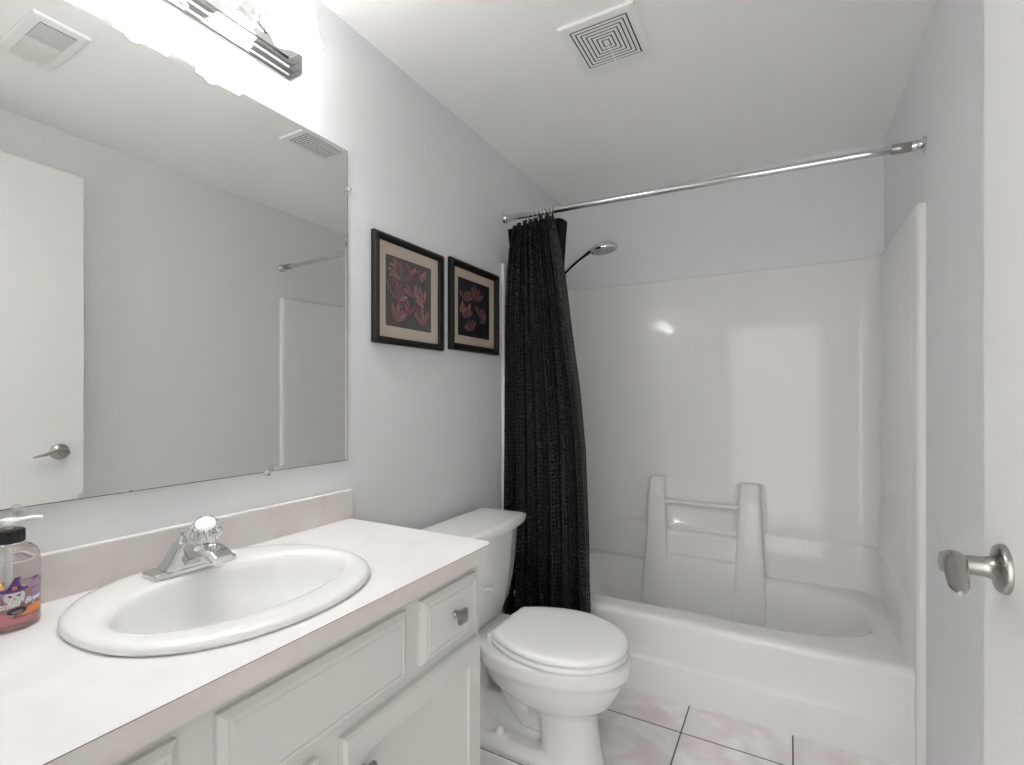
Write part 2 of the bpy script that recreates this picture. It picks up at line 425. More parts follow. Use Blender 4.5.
    # rounded front flanges
    for sx in (0, 1):
        f = MB()
        k = 0.062 if sx == 0 else 0.012
        pr = [(0.0, -0.038 + k), (0.006, -0.039 + k), (0.013, -0.036 + k), (0.0175, -0.028 + k), (0.0190, -0.014 + k), (0.0195, 0.11), (0.0, 0.11)]
        zf = zt if sx == 0 else zt - 0.020; pr = [(p if p > 0 else -0.0035, q) for p, q in pr]
        ring = lambda z: [((x0 + p if sx == 0 else x1 - p), y0 + q, z) for p, q in pr]
        f.loft([ring(0.0), ring(zf - 0.006), [((x0 + p * .9 if sx == 0 else x1 - p * .9), y0 + q * .95, zf) for p, q in pr]])
        put(f).build('front_flange', M['tub'], root, smooth=50)
    # moulded soap ledge: two tapering pillars, shelves and a bar
    yb = yi - 0.002
    for (xa, xb, tall) in ((0.525, 0.605, 0.752), (0.958, 1.050, 0.748)):
        s = MB()
        def ring(z, d, wl_, wr_):
            a_, b_ = xa - wl_, xb + wr_; f = min(0.026, d * 0.6); q = [(a_ - f, yb + 0.02)]
            for k_ in range(6): w_ = 0.5 * PI * k_ / 5; q.append((a_ - f + f * math.sin(w_), yb - f + f * math.cos(w_)))
            c_ = min(0.016, d - f)
            for k_ in range(5): w_ = 0.5 * PI * k_ / 4; q.append((a_ + c_ - c_ * math.cos(w_), yb - d + c_ - c_ * math.sin(w_)))
            for k_ in range(5): w_ = 0.5 * PI * k_ / 4; q.append((b_ - c_ + c_ * math.sin(w_), yb - d + c_ - c_ * math.cos(w_)))
            for k_ in range(6): w_ = 0.5 * PI * k_ / 5; q.append((b_ + f - f * math.cos(w_), yb - f + f * math.sin(w_)))
            q.append((b_ + f, yb + 0.02)); return [(x, y, z) for x, y in q]
        s.loft([ring(0.10, 0.098, 0.035, 0.030), ring(0.26, 0.088, 0.024, 0.020), ring(0.45, 0.078, 0.012, 0.010), ring(0.655, 0.070, 0.004, 0.0), ring(0.670, 0.064, 0.002, -0.003), ring(tall - 0.012, 0.040, 0.0, -0.004), ring(tall - 0.002, 0.030, -0.004, -0.008), ring(tall, 0.018, -0.012, -0.014)])
        put(s).build('soap_pillar', M['tub'], root, smooth=45)
    b = MB().tube([(0.59, yb - 0.045, 0.630), (0.97, yb - 0.045, 0.630)], 0.0115, 16)
    put(b).build('grab_bar', M['chrome'] if False else M['tub'], root, smooth=60)
    s = MB(); pr = [(0.02, 0.10), (-0.092, 0.10), (-0.080, 0.26), (-0.073, 0.345), (-0.068, 0.357), (-0.058, 0.362), (-0.046, 0.366), (-0.042, 0.374), (-0.040, 0.455), (-0.037, 0.468), (-0.030, 0.475), (-0.012, 0.482), (0.02, 0.485)]
    s.loft([[(x, yb + p, z) for p, z in pr] for x in (0.595, 0.968)])
    put(s).build('soap_shelf', M['tub'], root, smooth=40)
    return root
make_tub()

# ------------------------------------------------------------------ vanity cabinet
VY0, VY1, VX = 0.118, 1.052, 0.485
def panel(y0, y1, z0, z1, x0, x1, inset=0.022, frame=False):
    """overlay front: bevelled slab with a fine raised border line"""
    mb = MB()
    def ring(x, d): return [(x, y0 + d, z0 + d), (x, y1 - d, z0 + d), (x, y1 - d, z1 - d), (x, y0 + d, z1 - d)]
    if frame:
        rs = [ring(x0, 0), ring(x1 - 0.006, 0), ring(x1, 0.006), ring(x1, 0.052), ring(x1 - 0.004, 0.055), ring(x1 - 0.007, 0.062)]
    else:
        rs = [ring(x0, 0), ring(x1 - 0.010, 0), ring(x1 - 0.003, 0.010), ring(x1 - 0.003, 0.0105), ring(x1 - 0.001, 0.0165), ring(x1 - 0.0035, 0.018), ring(x1 - 0.0015, 0.021)]
    return mb.loft(rs)

def knob(parent, x, y, z):
    k = MB()
    m = Matrix.Translation((x, y, z)) @ Matrix.Rotation(PI / 2, 4, 'Y')
    k.lathe([(0.009, 0), (0.0085, 0.003), (0.0055, 0.006), (0.0052, 0.015), (0.008, 0.019)], 20, m)
    q = rrect(-0.0155, -0.0155, 0.0155, 0.0155, 0.005, 4)
    k.loft([[(x + 0.017, y + a, z + b) for a, b in q], [(x + 0.0235, y + a * 1.04, z + b * 1.04) for a, b in q], [(x + 0.026, y + a * 0.86, z + b * 0.86) for a, b in q]])
    o = k.build('knob', M['pewter'], parent, smooth=40); o['label'] = 'square pewter knob'
    return o

def make_vanity():
    root = empty('vanity_cabinet', (0, 0, 0))
    tag(root, 'white painted vanity cabinet with two drawers and two doors under the counter', 'cabinet')
    # body: sides, face frame, toe kick
    zt_ = 0.7712
    b = MB().box((0.002, VY0, 0.10), (VX - 0.02, VY0 + 0.016, zt_)).box((0.002, VY1 - 0.016, 0.10), (VX - 0.02, VY1, zt_))
    b.box((0.002, VY0 + 0.016, 0.10), (0.010, VY1 - 0.016, zt_)).box((0.010, VY0 + 0.016, 0.10), (VX - 0.02, VY1 - 0.016, 0.116))
    b.box((VX - 0.02, VY0, 0.10), (VX, VY1, zt_)).box((0.002, VY0 + 0.004, 0), (VX - 0.07, VY1 - 0.004, 0.10))
    b.build('body', M['cab'], root, bevel=0.0015)
    xa, xb = VX + 0.0005, VX + 0.018
    for (a, c, nm) in ((0.134, 0.343, 'drawer'), (0.394, 0.772, 'false_front'), (0.819, 1.029, 'drawer')):
        p = panel(a, c, 0.606, 0.7405, xa, xb).build(nm, M['cab'], root, smooth=25)
        if nm == 'drawer': knob(p, xb - 0.001, (a + c) / 2 + 0.006, 0.674)
    for (a, c, ky) in ((0.134, 0.556, 0.556 - 0.040), (0.607, 1.038, 0.607 + 0.036)):
        p = panel(a, c, 0.115, 0.5815, xa, xb, frame=True).build('door', M['cab'], root, smooth=25)
        knob(p, xb - 0.001, ky, 0.508)
make_vanity()

# ------------------------------------------------------------------ countertop with backsplash (sink cut-out)
SKX, SKY = 0.254, 0.567
CT0, CT1 = 0.773, 0.807
def make_counter():
    root = empty('countertop', (0, 0, 0))
    tag(root, 'pale pinkish laminate vanity countertop with short backsplash along the mirror wall', 'countertop')
    xf, ye, ys = 0.522, 1.066, FY + 0.003
    K = 96
    out = rrect(0.002, ys, xf, ye, 0.028, 6, (0, 0, 1, 0))
    # resample outline by angle round the sink centre so the hole can be bridged ring to ring
    def hit(a):
        c, s = math.cos(a), math.sin(a); best = None
        n = len(out)
        for i in range(n):
            (x1, y1), (x2, y2) = out[i], out[(i + 1) % n]
            dx, dy = x2 - x1, y2 - y1; den = c * dy - s * dx
            if abs(den) < 1e-12: continue
            t = ((x1 - SKX) * dy - (y1 - SKY) * dx) / den; u = ((x1 - SKX) * s - (y1 - SKY) * c) / -den if False else ((x1 - SKX) * s - (y1 - SKY) * c) / den
            if t > 0 and -1e-6 <= u <= 1 + 1e-6 and (best is None or t < best): best = t
        return (SKX + c * best, SKY + s * best)
    angs = sorted(set([2 * PI * j / K for j in range(K)] + [math.atan2(y - SKY, x - SKX) % (2 * PI) for x, y in out]))
    o2 = [hit(a) for a in angs]
    hole = [(SKX + 0.195 * math.cos(a), SKY + 0.212 * math.sin(a)) for a in angs]
    t = MB()
    Z = lambda ring, z: [(x, y, z) for x, y in ring]
    t.slot = 0
    t.loft([Z(o2, CT1), Z(hole, CT1)], (False, False))
    t.loft([Z(hole, CT1), Z(hole, CT0)], (False, False))
    t.slot = 1
    t.loft([Z(o2, CT1 - 0.0012), Z(o2, CT0 - 0.001)], (False, False))
    t.loft([Z(hole, CT0), Z(o2, CT0 - 0.001)], (False, False))
    t.slot = 2
    t.loft([Z(o2, CT1), Z(o2, CT1 - 0.0012)], (False, False))
    t.build('slab', [M['lamtop'], M['lam'], M['lamedge']], root, smooth=30)
    b = MB(); b.slot = 0
    b.box((0.002, ys, CT1 + 0.0003), (0.021, ye + 0.012, 0.889))
    b.slot = 1
    b.box((0.0025, ys, 0.889), (0.0205, ye + 0.0115, 0.8915))
    b.build('backsplash', [M['lam'], M['lamtop']], root, bevel=0.0012)
make_counter()

# ------------------------------------------------------------------ drop-in sink
def make_sink():
    root = empty('sink', (SKX, SKY, CT1))
    tag(root, 'white oval drop-in sink set into the vanity countertop', 'sink')
    ox, oy, n = 0.227, 0.245, 2.25
    ix, iy = 0.276 - SKX, 0.569 - SKY
    R = []
    def ring(rx, ry, z, w, nn): R.append([(x, y, z) for x, y, _ in sup(ix * w, iy * w, rx, ry, z, nn, 96)])
    ring(ox - 0.004, oy - 0.004, 0.0005, 0, n)
    ring(ox, oy, 0.004, 0, n); ring(ox - 0.0005, oy - 0.0005, 0.009, 0, n)
    ring(ox - 0.005, oy - 0.005, 0.0135, 0, n); ring(ox - 0.013, oy - 0.012, 0.0165, 0, n)
    ring(ox - 0.022, oy - 0.018, 0.0175, 0.1, n)
    ring(0.152, 0.214, 0.0165, 0.9, 2.15); ring(0.143, 0.206, 0.0145, 1, 2.1); ring(0.137, 0.200, 0.009, 1, 2.1)
    ring(0.132, 0.194, -0.002, 1, 2.1)
    for q in range(1, 9):
        a = PI / 2 * q / 9; h_ = math.cos(a) ** 1.15; ring(0.024 + 0.107 * h_, 0.024 + 0.168 * h_, -0.004 - 0.122 * math.sin(a), 1, 2.05)
    ring(0.04, 0.045, -0.1262, 1, 2.0); ring(0.024, 0.024, -0.127, 1, 2.0)
    MB().loft(R, (False, False)).build('basin', M['porc'], root, smooth=70, fix=False)
    d = MB().lathe([(0.026, -0.1265), (0.025, -0.1245), (0.019, -0.1255), (0.0175, -0.132)], 32, Matrix.Translation((ix, iy, 0)))
    d.lathe([(0.0165, -0.130), (0.0165, -0.1245), (0.012, -0.1225), (0.0, -0.122)], 24, Matrix.Translation((ix, iy, 0)), (True, False))
    o = d.build('drain', M['chrome'], root, smooth=50); o['label'] = 'chrome drain with pop-up stopper'
    v = MB().lathe([(0.011, 0.0), (0.010, 0.002), (0.006, 0.001), (0.0055, -0.004)], 20, Matrix.Translation((ix + 0.124, iy, -0.024)) @ Matrix.Rotation(-PI * .40, 4, 'Y'))
make_sink()

# ------------------------------------------------------------------ faucet
def make_faucet():
    fx, fy, fz = 0.108, 0.567, CT1 + 0.0172
    root = empty('faucet', (fx, fy, fz))
    tag(root, 'chrome single-handle faucet with clear faceted knob at the back of the sink', 'faucet')
    b = MB()
    # base plate: chamfered long plate
    q = rrect(-0.027, -0.079, 0.027, 0.079, 0.006, 3)
    b.loft([[(x, y, 0) for x, y in q], [(x, y, 0.008) for x, y in q], [(x * 0.90, y * 0.965, 0.0115) for x, y in q]])
    # ramped central body: profile in y, extruded in x
    prof = [(-0.060, 0.008), (-0.044, 0.022), (-0.031, 0.046), (-0.023, 0.054), (0.023, 0.054), (0.031, 0.046), (0.044, 0.022), (0.060, 0.008)]
    xs = [(-0.025, 0.86), (-0.020, 1.0), (0.018, 1.0), (0.026, 0.88)]
    b.loft([[(x, y * k, 0.008 + (z - 0.008) * k) for y, z in prof] for x, k in xs])
    b.build('base', M['chrome'], root, bevel=0.0016, seg=2, smooth=35)
    # spout: broad block reaching out over the bowl, arched underneath
    s = MB()
    def sec(x, hw, zt, zb): 
        return [(x, -hw, zb), (x, hw, zb), (x, hw, zt - 0.008), (x, hw * 0.70, zt), (x, -hw * 0.70, zt), (x, -hw, zt - 0.008)]
    s.loft([sec(-0.012, 0.027, 0.0545, 0.010), sec(0.020, 0.0275, 0.056, 0.010), sec(0.034, 0.0275, 0.0565, 0.022), sec(0.050, 0.027, 0.0565, 0.031), sec(0.072, 0.026, 0.055, 0.034), sec(0.096, 0.0245, 0.050, 0.031), sec(0.112, 0.022, 0.041, 0.028)])
    s.build('spout', M['chrome'], root, bevel=0.0022, seg=2, smooth=35)
    a = MB().lathe([(0.0105, 0.0), (0.0105, 0.016), (0.009, 0.018)], 20, Matrix.Translation((0.092, 0, 0.018)))
    a.build('aerator', M['chrome'], root, smooth=50)
    # handle: fluted cup, faceted clear knob, white button
    t = Matrix.Translation((0.034, 0.012, 0.054)) @ Matrix.Rotation(math.radians(33), 4, 'Y') @ Matrix.Rotation(math.radians(20), 4, 'X')
    c = MB().lathe([(0.0190, -0.004), (0.0190, 0.002), (0.015, 0.004), (0.012, 0.010)], 28, t)
    c.build('handle_collar', M['chrome'], root, smooth=40)
    k = MB().lathe([(0.0135, 0.004), (0.0165, 0.008), (0.0175, 0.017), (0.0225, 0.022), (0.0285, 0.031), (0.0295, 0.037), (0.0265, 0.047), (0.0205, 0.0535), (0.0165, 0.0545)], 64, t,
                   wob=lambda a, r, z: (0.075 * r * math.cos(8 * a) if z > 0.02 else 0.035 * r * math.cos(16 * a)))
    kn = k.build('knob', M['acrylic'], root, smooth=30); kn['label'] = 'clear fluted acrylic knob'
    cp = MB().lathe([(0.0175, 0.0550), (0.0178, 0.0568), (0.015, 0.0585), (0.004, 0.0590)], 28, t)
    o = cp.build('knob_cap', M['plastic'], kn, smooth=50); o['label'] = 'white button on the knob'
    st = MB().lathe([(0.006, 0.0105), (0.006, 0.042)], 14, t); st.build('knob_stem', M['chrome'], kn, smooth=50)
    pt = Matrix.Translation((-0.012, -0.012, 0))
    p = MB().lathe([(0.0026, 0.04), (0.0026, 0.068), (0.0035, 0.070), (0.0072, 0.075), (0.0076, 0.077), (0.005, 0.0785)], 18, pt)
    p.lathe([(0.013, 0.050), (0.0095, 0.056), (0.0045, 0.066)], 18, pt)
    p.build('popup_rod', M['chrome'], root, smooth=50)
make_faucet()

# ------------------------------------------------------------------ mirror
def make_mirror():
    y0, y1, z0, z1 = 0.112, 1.0713, 0.978, 1.9097
    root = empty('mirror', (0, (y0 + y1) / 2, z0))
    tag(root, 'large frameless wall mirror above the vanity counter, reflecting the open door', 'mirror')
    oy, oz = (y0 + y1) / 2, z0
    def ring(x, d): return [(x, y0 + d - oy, z0 + d - oz), (x, y1 - d - oy, z0 + d - oz), (x, y1 - d - oy, z1 - d - oz), (x, y0 + d - oy, z1 - d - oz)]
    m = MB(); m.slot = 1; m.loft([ring(0.0015, 0), ring(0.0050, 0)], (True, False)); m.loft([ring(0.0050, 0), ring(0.0050, 0.0014)], (False, False)); m.slot = 0; m.loft([ring(0.0050, 0.0014), ring(0.0057, 0.0115)], (False, True))  # dark rim on the face paints in edge shade and reflection
    m.build('glass_pane', [M['mirror'], M['edgeshade']], root, smooth=0)
    for (y, z, ay, az) in ((y1, 1.7956, 1, 0), (0.806, z0, 0, -1), (0.336, z0, 0, -1), (0.806, z1, 0, 1), (0.336, z1, 0, 1)):
        if az == 1: continue
        c = MB()
        mt = Matrix.Translation((0.0065, y - oy + ay * 0.002, z - oz + az * 0.002)) @ Matrix.Rotation(PI / 2, 4, 'Y')
        c.lathe([(0.0080, 0.0), (0.0080, 0.003), (0.0065, 0.0055), (0.0035, 0.006)], 20, mt)
        k = c.build('mirror_clip', M['clip'], root, smooth=50); k['label'] = 'small clear plastic clip'
        sc_ = MB().lathe([(0.003, 0.0062), (0.0026, 0.0078), (0.001, 0.008)], 12, Matrix.Translation((0, ay * 0.004, az * 0.004)) @ mt)
        sc_.build('screw', M['nickel'], k, smooth=50)
make_mirror()

# ------------------------------------------------------------------ vanity light
def make_light():
    cy = 0.598; zc = 2.101
    root = empty('vanity_light', (0, cy, zc))
    tag(root, 'polished chrome three-shade vanity light bar on the wall above the mirror', 'wall light')
    b = MB()
    def oct(hy, hz, x, c): return [(x, -hy, -hz + c), (x, -hy + c, -hz), (x, hy - c, -hz), (x, hy, -hz + c), (x, hy, hz - c), (x, hy - c, hz), (x, -hy + c, hz), (x, -hy, hz - c)]
    b.loft([oct(0.312, 0.074, 0.001, 0.040), oct(0.312, 0.074, 0.005, 0.040), oct(0.306, 0.068, 0.008, 0.037), oct(0.304, 0.066, 0.0085, 0.036), oct(0.302, 0.064, 0.014, 0.035),
            oct(0.294, 0.056, 0.018, 0.032), oct(0.291, 0.053, 0.0185, 0.031), oct(0.289, 0.051, 0.025, 0.030), oct(0.280, 0.042, 0.029, 0.026), oct(0.277, 0.039, 0.0292, 0.025), oct(0.274, 0.036, 0.034, 0.024)])
    b.v = [(x, y, z - 0.015) for x, y, z in b.v]
    b.build('back_plate', M['chrome'], root, smooth=20)
    for i in (-1, 0, 1):
        y = i * 0.18
        a = MB()
        a.lathe([(0.030, 0.0), (0.029, 0.006), (0.020, 0.012), (0.010, 0.016)], 28, Matrix.Translation((0.0335, y, 0.0)) @ Matrix.Rotation(PI / 2, 4, 'Y'))
        a.tube([(0.04, y, 0), (0.075, y, 0.004), (0.095, y, 0.022), (0.128, y, 0.05), (0.144, y, 0.068), (0.150, y, 0.062)], 0.007, 14)
        arm = a.build('arm', M['chrome'], root, smooth=60)
        s = MB().lathe([(0.012, 0.070), (0.022, 0.066), (0.026, 0.058), (0.026, 0.035), (0.024, 0.033)], 28, Matrix.Translation((0.148, y, 0)))
        s.build('socket', M['chrome'], arm, smooth=50)
        sh = MB()
        prof = [(0.0245, 0.052), (0.027, 0.046), (0.034, 0.036), (0.042, 0.018), (0.0455, -0.004), (0.0465, -0.026), (0.0475, -0.046), (0.050, -0.062), (0.0545, -0.074), (0.0590, -0.082),
                (0.0565, -0.080), (0.0520, -0.071), (0.048, -0.060), (0.044, -0.04), (0.042, -0.004), (0.038, 0.018), (0.030, 0.034), (0.022, 0.044)]
        sh.lathe(prof, 56, Matrix.Translation((0.148, y, 0)), (False, True), wob=lambda a, r, z: (0.0035 if z < -0.055 else 0.0016) * math.cos(6 * a))
        k = len(sh.v)
        # scalloped lip: the rim dips between petals
        sh.v = [(x, yy, z - (0.0022 * math.cos(6 * math.atan2(yy - y, x - 0.148)) if z < -0.055 else 0)) for x, yy, z in sh.v]
        bl = MB().lathe([(0.010, 0.036), (0.012, 0.022), (0.018, 0.008), (0.0225, -0.010), (0.0225, -0.020), (0.018, -0.034), (0.010, -0.041), (0.002, -0.043)], 24, Matrix.Translation((0.148, y, 0)))
        bo = bl.build('bulb', M['bulb'], arm, smooth=80); bo['label'] = 'lit bulb inside the shade'
        o = sh.build('lamp_shade', M['lamp'], arm, smooth=80); o['label'] = 'lit frosted glass tulip shade'
make_light()

# ------------------------------------------------------------------ framed prints
def petal(mb, c, ang, ln, wd, z, bend=0.0):
    n = 9; L_, R_ = [], []
    for i in range(n):
        t = i / (n - 1); w = wd * math.sin(PI * t) ** 0.8 * (0.55 + 0.45 * t) + 0.0002
        px = ln * t; py = bend * ln * t * t
        L_.append((px, py + w)); R_.append((px, py - w))
    ca, sa = math.cos(ang), math.sin(ang)
    tr = lambda p: (z, c[0] + p[0] * ca - p[1] * sa, c[1] + p[0] * sa + p[1] * ca)
    vs = [tr(p) for p in L_] + [tr(p) for p in R_]
    mb.add(vs, [(i, i + 1, n + i + 1, n + i) for i in range(n - 1)])

ROSE = [flat('dusty_rose', (0.30, 0.14, 0.145), 0.7), flat('deep_wine', (0.12, 0.045, 0.052), 0.7), flat('pale_salmon', (0.42, 0.22, 0.20), 0.7), flat('mauve_grey', (0.16, 0.115, 0.12), 0.7)]
def make_picture(y0, y1, z0, z1, bw, mw, bg, seed, label, beads, clusters):
    root = empty('framed_print', (0, (y0 + y1) / 2, z0))
    tag(root, label, 'picture', 'framed floral prints beside the mirror')
    cy = (y0 + y1) / 2; hy = (y1 - y0) / 2; hz = z1 - z0
    def ring(x, d): return [(x, -hy + d, d), (x, hy - d, d), (x, hy - d, hz - d), (x, -hy + d, hz - d)]
    f = MB().loft([ring(0.002, 0), ring(0.016, 0.0), ring(0.020, 0.003), ring(0.024, 0.009), ring(0.022, 0.018), ring(0.0165, bw - 0.006), ring(0.0165, bw - 0.003), ring(0.0125, bw), ring(0.004, bw)], (False, False))
    fr = f.build('frame', M['black'], root, smooth=25)
    if beads:
        step = 0.0085
        for (yy, sg) in ((-hy + 0.004, 1), (hy - 0.004, -1)):
            bd = MB()
            ys_ = sorted((yy - sg * 0.0036, yy + sg * 0.0030)); 
            row = []
            for k in range(int((hz - 0.010) / step)):
                z = 0.006 + k * step
                row += [(0.0168, z), (0.0225, z + 0.0012), (0.0225, z + 0.0048), (0.0168, z + 0.0062)]
            bd.loft([[(x, ys_[0], z) for x, z in row] + [(0.0150, ys_[0], row[-1][1]), (0.0150, ys_[0], row[0][1])], [(x, ys_[1], z) for x, z in row] + [(0.0150, ys_[1], row[-1][1]), (0.0150, ys_[1], row[0][1])]])
            bd.build('beading', M['blackbead'], fr, smooth=0)
    m = MB()
    m.loft([ring(0.0065, bw - 0.002), ring(0.0065, bw + mw), ring(0.0048, bw + mw + 0.0015)], (False, False))
    m.build('mat_board', M['mat'], root, smooth=0)
    p = MB(); pw = bw + mw + 0.0005
    p.slot = 0
    p.add(ring(0.0045, pw), [(0, 1, 2, 3)])
    rnd = random.Random(seed)
    ay, az = hy - pw, (hz - 2 * pw) / 2
    zz = 0.00455
    for (u, v, n, size, spread, a0) in clusters:
        for i in range(n):
            a = a0 + spread * (i / max(1, n - 1) - 0.5) + rnd.uniform(-.15, .15)
            ln = size * rnd.uniform(.75, 1.1)
            c = (u * ay, hz / 2 + v * az)
            tip = (c[0] + ln * math.cos(a), c[1] + ln * math.sin(a))
            if abs(tip[0]) > ay - 0.003 or abs(tip[1] - hz / 2) > az - 0.003: ln *= 0.6
            p.slot = 2; zz += 0.00003; petal(p, c, a, ln, ln * 0.20, zz, rnd.uniform(-.2, .2))
            p.slot = rnd.choice([1, 1, 3, 4]); zz += 0.00003; petal(p, (c[0] + ln * .06 * math.cos(a), c[1] + ln * .06 * math.sin(a)), a, ln * .88, ln * 0.13, zz, rnd.uniform(-.2, .2))
            p.slot = 2; zz += 0.00003; petal(p, (c[0] + ln * .15 * math.cos(a), c[1] + ln * .15 * math.sin(a)), a, ln * .6, ln * 0.035, zz, 0.05)
    p.build('print', [bg] + ROSE, root, smooth=0)
    g = box_obj('glass', (0.0085, -hy + bw - 0.001, bw - 0.001), (0.0100, hy - bw + 0.001, hz - bw + 0.001), M['pane'], root, smooth=0)
cl1 = [(-0.7, -0.1, 5, .075, 1.6, 1.6), (-0.35, 0.35, 5, .085, 2.6, 1.9), (0.45, 0.5, 5, .075, 1.8, 1.2), (0.2, -0.05, 6, .065, 3.0, 1.2), (0.62, -0.15, 4, .06, 1.5, 1.8), (-0.55, 0.72, 4, .06, 2.5, 2.8), (0.5, -0.85, 5, .075, 1.3, 1.6), (-0.55, -0.25, 5, .06, 1.8, 1.3), (-0.6, -0.85, 5, .07, 2.0, 1.4), (-0.05, -0.6, 5, .055, 2.2, 1.7), (0.0, 0.55, 4, .06, 1.6, 1.2)]
cl2 = [(-0.55, 0.2, 5, .06, 1.5, 1.4), (0.15, 0.3, 6, .07, 1.8, 1.7), (-0.45, -0.35, 6, .065, 2.4, 1.9), (0.35, -0.25, 6, .06, 2.4, 1.1), (-0.2, -0.8, 6, .06, 2.0, 1.9), (0.7, -0.35, 3, .05, 1.5, 2.5), (-0.8, -0.2, 4, .05, 1.6, 1.3)]
bg1 = mottle(flat('print_dark_taupe', (0.05, 0.045, 0.045), 0.6), (0.035, 0.032, 0.030), (0.075, 0.066, 0.062), 14)
bg2 = mottle(flat('print_dark_navy', (0.015, 0.015, 0.022), 0.6), (0.010, 0.009, 0.011), (0.020, 0.022, 0.034), 14)
make_picture(1.1700, 1.5335, 1.344, 1.705, 0.023, 0.038, bg1, 3, 'black beaded picture frame nearer the mirror, print of dusky pink flowers', True, cl1)
make_picture(1.5790, 1.9466, 1.356, 1.717, 0.028, 0.034, bg2, 8, 'plain black picture frame beside the shower curtain, print of red flowers on black', False, cl2)

# ------------------------------------------------------------------ shower rod, rings, curtain, liner
RA, RB = Vector((0.0, 2.024, 2.0037)), Vector((W, 1.963, 1.9494))
def rod_at(x): t = x / W; return RA.lerp(RB, t)
def make_rod():
    root = empty('shower_rod', tuple(RA))
    tag(root, 'chrome shower curtain rod spanning the tub from wall to wall', 'curtain rod')
    d = (RB - RA).normalized()
    q = d.to_track_quat('Z', 'Y').to_matrix().to_4x4()
    Lr = (RB - RA).length
    MB().tube([tuple(d * 0.008), tuple(d * (Lr * 0.62))], 0.0138, 24).build('rod', M['chrome'], root, smooth=60)
    MB().tube([tuple(d * (Lr * 0.60)), tuple(d * (Lr - 0.008))], 0.0118, 24).build('inner_rod', M['chrome'], root, smooth=60)
    for k, s in ((0.0, 1), (Lr, -1)):
        m = Matrix.Translation(d * k) @ q
        f = MB().lathe([(0.025, s * 0.0005), (0.025, s * 0.005), (0.021, s * 0.008), (0.017, s * 0.012), (0.0155, s * 0.03), (0.0150, s * 0.034)], 32, m)
        f.build('end_flange', M['chrome'], root, smooth=45)
    MB().lathe([(0.0135, Lr - 0.085), (0.0155, Lr - 0.083), (0.0155, Lr - 0.036), (0.0135, Lr - 0.034)], 28, q).build('grip_sleeve', M['nickel'], root, smooth=45)
make_rod()

random.seed(4)
XL, NF = 0.034, 7
def curtain_bounds(z):
    # z measured from floor; right edge sweeps outwards as the cloth falls
    pts = [(1.995, 0.262), (1.90, 0.285), (1.70, 0.325), (1.45, 0.362), (1.2, 0.403), (0.95, 0.432), (0.6, 0.452), (0.3, 0.462), (0.15, 0.465)]
    r = pts[-1][1]
    for (za, ra), (zb, rb) in zip(pts, pts[1:]):
        if za >= z >= zb: r = ra + (rb - ra) * (za - z) / (za - zb); break
    if z > pts[0][0]: r = pts[0][1]
    l = 0.052 - 0.024 * min(1, max(0, (1.93 - z) / 0.35)) ** 0.8
    return l, r
def make_curtain():
    nu, nv = 420, 110
    zt, zb = 1.962, 0.155
    me_v, me_f, uv = [], [], []
    L0 = 1.35                                  # cloth width
    fr = [random.uniform(-.5, .5) for _ in range(12)]
    for i in range(nv + 1):
        z = zt + (zb - zt) * i / nv; t = i / nv
        l, r = curtain_bounds(z); row = []
        for j in range(nu + 1):
            u = j / nu
            base = l + (r - l) * u
            ph = 2 * PI * NF * u + 0.6 * math.sin(2 * PI * u * 1.7 + 1) + 0.30 * t * math.sin(5 * u)
            amp = 0.040 * (1 - 0.50 * t) * (0.75 + 0.35 * math.sin(2 * PI * u * 2.3 + 0.7))
            amp *= min(1, 0.35 + 9 * t) if i < 12 else 1
            off = amp * math.cos(ph) + 0.006 * math.sin(2 * ph + 2 * t)
            swell = 0.35 * (r - l) / NF / (2 * PI) * math.sin(2 * ph) 
            yb = 2.02 - 0.045 * u - (0.060) * min(1, t * 1.15)
            hem = -0.010 * (0.5 - 0.5 * math.cos(ph)) if i == 0 else 0
            me_v.append((base + swell * 0.9, yb + off, z + 0.012 * math.cos(ph) * max(0, 1 - t * 14)))
            if j == 0: arc = 0.0
            else:
                p_, q_ = me_v[-1], me_v[-2]; arc += math.dist(p_[:2], q_[:2])
            row.append(arc); uv.append((j, z))
        if i == 35: ARC = row
    for i in range(nv):
        for j in range(nu):
            a = i * (nu + 1) + j; me_f.append((a, a + 1, a + nu + 2, a + nu + 1))
    me = bpy.data.meshes.new('shower_curtain'); me.from_pydata(me_v, [], me_f); me.materials.append(M['waffle'])
    ul = me.uv_layers.new(name='weave')
    for lp in me.loops: ul.data[lp.index].uv = (ARC[uv[lp.vertex_index][0]], uv[lp.vertex_index][1])
    me.polygons.foreach_set('use_smooth', [True] * len(me.polygons))
    o = bpy.data.objects.new('shower_curtain', me); COL.objects.link(o)
    s = o.modifiers.new('thick', 'SOLIDIFY'); s.thickness = 0.0016; s.offset = 0
    tag(o, 'black waffle-weave shower curtain bunched at the left end of the rod', 'curtain')
make_curtain()

